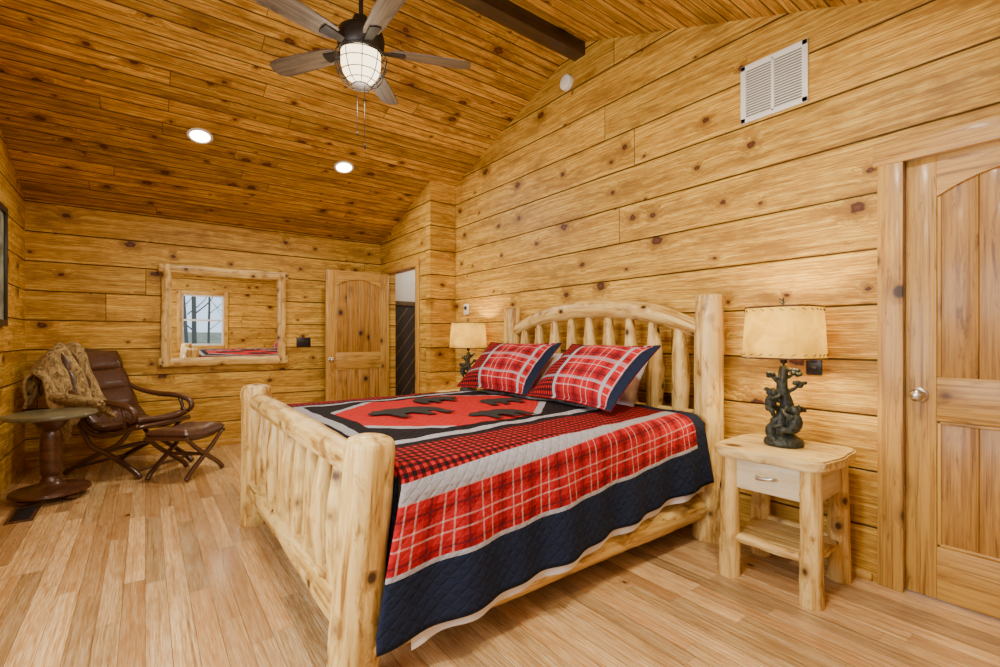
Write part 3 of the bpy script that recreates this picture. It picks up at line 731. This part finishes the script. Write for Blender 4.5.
ch = empty('leather_lounge_chair', TR(-.09, 5.50, 0, -45))
prof = [(-.50, 1.04), (-.42, .86), (-.32, .64), (-.22, .46), (-.10, .375), (.06, .37), (.20, .41), (.33, .455)]
def cr(P, t):
    k = t * (len(P) - 1); i = min(int(k), len(P) - 2); u = k - i; P = [Vector(p) for p in P]
    p0 = P[i - 1] if i > 0 else P[0] * 2 - P[1]; p1 = P[i]; p2 = P[i + 1]; p3 = P[i + 2] if i + 2 < len(P) else P[-1] * 2 - P[-2]
    return .5 * ((2 * p1) + (p2 - p0) * u + (2 * p0 - 5 * p1 + 4 * p2 - p3) * u * u + (3 * p1 - p0 - 3 * p2 + p3) * u ** 3)
b = B()
def lth(i, j):
    p = cr(prof, i); d = cr(prof, min(1, i + .01)) - cr(prof, max(0, i - .01)); nn = Vector((-d.y, d.x)).normalized()
    if nn.y < 0: nn = -nn
    v = 2 * j - 1; th = .018 + .030 * abs(sin(i * pi * 8)) ** .6 * (1 - abs(v) ** 6)
    sag = -.03 * (1 - v * v); q_ = p + nn * (th + sag); return (q_.x, v * .262, q_.y)
b.grid(lth, 72, 14)
o = b.build('sling_cushion', M_leather, ch, ang=180); md = o.modifiers.new('s', 'SOLIDIFY'); md.thickness = .045; md.offset = -1
b = B()
for sy in (-1, 1):
    y = sy * .275
    b.tube([(x, y, z - .01) for x, z in prof], [.020, .022, .022, .018], 12, 40)
    b.tube([(-.385, y, .78), (-.25, y * 1.1, .70), (-.05, y * 1.16, .655), (.16, y * 1.16, .64), (.30, y * 1.13, .60), (.335, y * 1.1, .535), (.29, y * 1.08, .49), (.245, y * 1.08, .52)], [.018, .022, .026, .026, .024, .02, .017, .014], 12, 56, flat=(1., 1.25))
    b.tube([(.20, y * 1.1, .625), (.235, y * 1.1, .52), (.20, y, .42)], .015, 10, 12)
    b.tube([(.36, y * 1.02, .018), (.26, y * 1.02, .09), (.05, y * 1.02, .20), (-.12, y * 1.02, .27), (-.25, y * 1.0, .46)], [.024, .022, .022, .018], 12, 30)
    b.tube([(-.40, y * .96, .018), (-.30, y * .96, .08), (-.08, y * .96, .19), (.12, y * .96, .28), (.27, y * .98, .43)], [.024, .022, .022, .018], 12, 30)
b.tube([(-.51, -.29, 1.03), (-.535, 0, 1.075), (-.51, .29, 1.03)], [.022, .032, .022], 14, 20)
b.tube([(.335, -.27, .435), (.335, .27, .435)], .02, 12, 4)
b.tube([(-.02, -.27, .215), (-.02, .27, .215)], [.012, .02, .012], 12, 8); b.tube([(.30, -.27, .06), (.30, .27, .06)], .014, 10, 4); b.tube([(-.33, -.26, .06), (-.33, .26, .06)], .014, 10, 4)
b.build('frame', M_walnut, ch)
b = B(); tp = [(-.20, .55), (-.29, .74), (-.38, .92), (-.455, 1.07), (-.52, 1.115), (-.585, 1.06), (-.60, .92), (-.60, .74)]
def thr(i, j):
    p = cr(tp, i); y = -.42 + .36 * j; dr = max(0., (-.26 - y)); z = p.y - dr * 1.5 * (1 if i < .9 else .6)
    wv = .035 * mnoise.noise(Vector((i * 5, j * 4, 2.))) + .018 * sin(j * 22 + i * 3)
    return (p.x + wv * .7 - .01 + (.06 * dr), y + (.04 * mnoise.noise(Vector((i * 6, 4., j * 3)))) , z + wv)
b.grid(thr, 50, 40, lambda i, j: (i * 1.2, j * .5, 0))
b.grid(lambda i, j: (-.32 + .42 * i + .03 * mnoise.noise(Vector((i * 5, j * 5, 8))), -.30 - .14 * sin(j * pi) * (1 - .2 * i) * 1. + (.05 if j > .5 else 0) , (.70 - .05 * i) + .03 - .26 * abs(j - .4) * (1 + .4 * mnoise.noise(Vector((i * 6, j * 3, 1))))), 26, 20, lambda i, j: (i * .5, j * .5, 0))
o = b.build('throw_blanket', M_throw, ch, ang=180); md = o.modifiers.new('s', 'SOLIDIFY'); md.thickness = .022; md.offset = 1

ot = empty('leather_footstool', TR(.29, 4.98, 0, -42))
b = B()
def ots(side):
    def fn(i, j):
        u, v = 2 * i - 1, 2 * j - 1; f = (max(0, 1 - abs(u) ** 5) * max(0, 1 - abs(v) ** 5)) ** .4
        return (u * .19, v * .235, .365 + .03 * (v * v) + side * (.055 * f + .001))
    return fn
b.grid(ots(1), 24, 28); b.grid(ots(-1), 24, 28); b.build('cushion', M_leather, ot, ang=180)
b = B()
for sx in (-1, 1):
    x = sx * .175
    b.tube([(x, -.22, .018), (x, -.17, .07), (x, -.04, .16), (x, .09, .25), (x, .21, .35)], [.022, .02, .02, .016], 12, 28)
    b.tube([(x, .22, .018), (x, .17, .07), (x, .04, .16), (x, -.09, .25), (x, -.21, .35)], [.022, .02, .02, .016], 12, 28)
for sy in (-1, 1): b.tube([(-.19, sy * .225, .358), (.19, sy * .225, .358)], .017, 12, 4)
b.tube([(-.18, 0, .185), (.18, 0, .185)], [.012, .02, .012], 12, 8)
b.build('frame', M_walnut, ot)

# ------------------------------------------------------------------ outside
b = B()
for k in range(30):
    x = -4 + k * .42 + random.uniform(-.3, .3); y = -6 - random.uniform(0, 6); r = random.uniform(.03, .09)
    b.tube([(x, y, 0), (x + random.uniform(-.2, .2), y, 3), (x + random.uniform(-.4, .4), y, 7)], [r, r * .8, r * .4], 8, 10, amp=.05)
    for q in range(7):
        z = .6 + q * .7; s_ = random.choice((-1, 1)); b.tube([(x, y, z), (x + s_ * .5, y, z + .5), (x + s_ * .9, y, z + 1.2)], [r * .35, r * .25, r * .08], 6, 6)
b.build('bare_trees', plain('bark', (.16, .14, .12), .9))
b = B(); b.box((0, -14.5, -.3), (60, 26, .3), 0); b.build('ground_outside', plain('leaf_litter', (.25, .22, .14), .95, var=.4, bscale=3.))

# ------------------------------------------------------------------ lights
light('fill_left', 'AREA', (XL - .03, (LW[0] + LW[1]) / 2, (LW[2] + LW[3]) / 2), 95, (1., .98, .94), LW[3] - LW[2] - .05, (0, radians(-90), 0), LW[1] - LW[0] - .05)  # area fill light set in the added left window
light('hall_light', 'POINT', (3.3, 5.4, 2.2), 12, (1., .93, .82), .1)
w = bpy.data.worlds.new('World'); bpy.context.scene.world = w; w.use_nodes = True
nt = w.node_tree; bg = nt.nodes['Background']; bg.inputs[0].default_value = (.62, .80, 1., 1); bg.inputs[1].default_value = 2.0

# ------------------------------------------------------------------ camera
cam = bpy.data.cameras.new('camera'); co = bpy.data.objects.new('camera', cam); bpy.context.scene.collection.objects.link(co)
cam.sensor_width = 36; cam.lens = 473 / 1000 * 36; cam.shift_y = .0045; cam.clip_start = .02
co.location = (0, 0, 1.2); co.rotation_euler = (pi / 2, 0, -math.atan2(.6, .8)); bpy.context.scene.camera = co
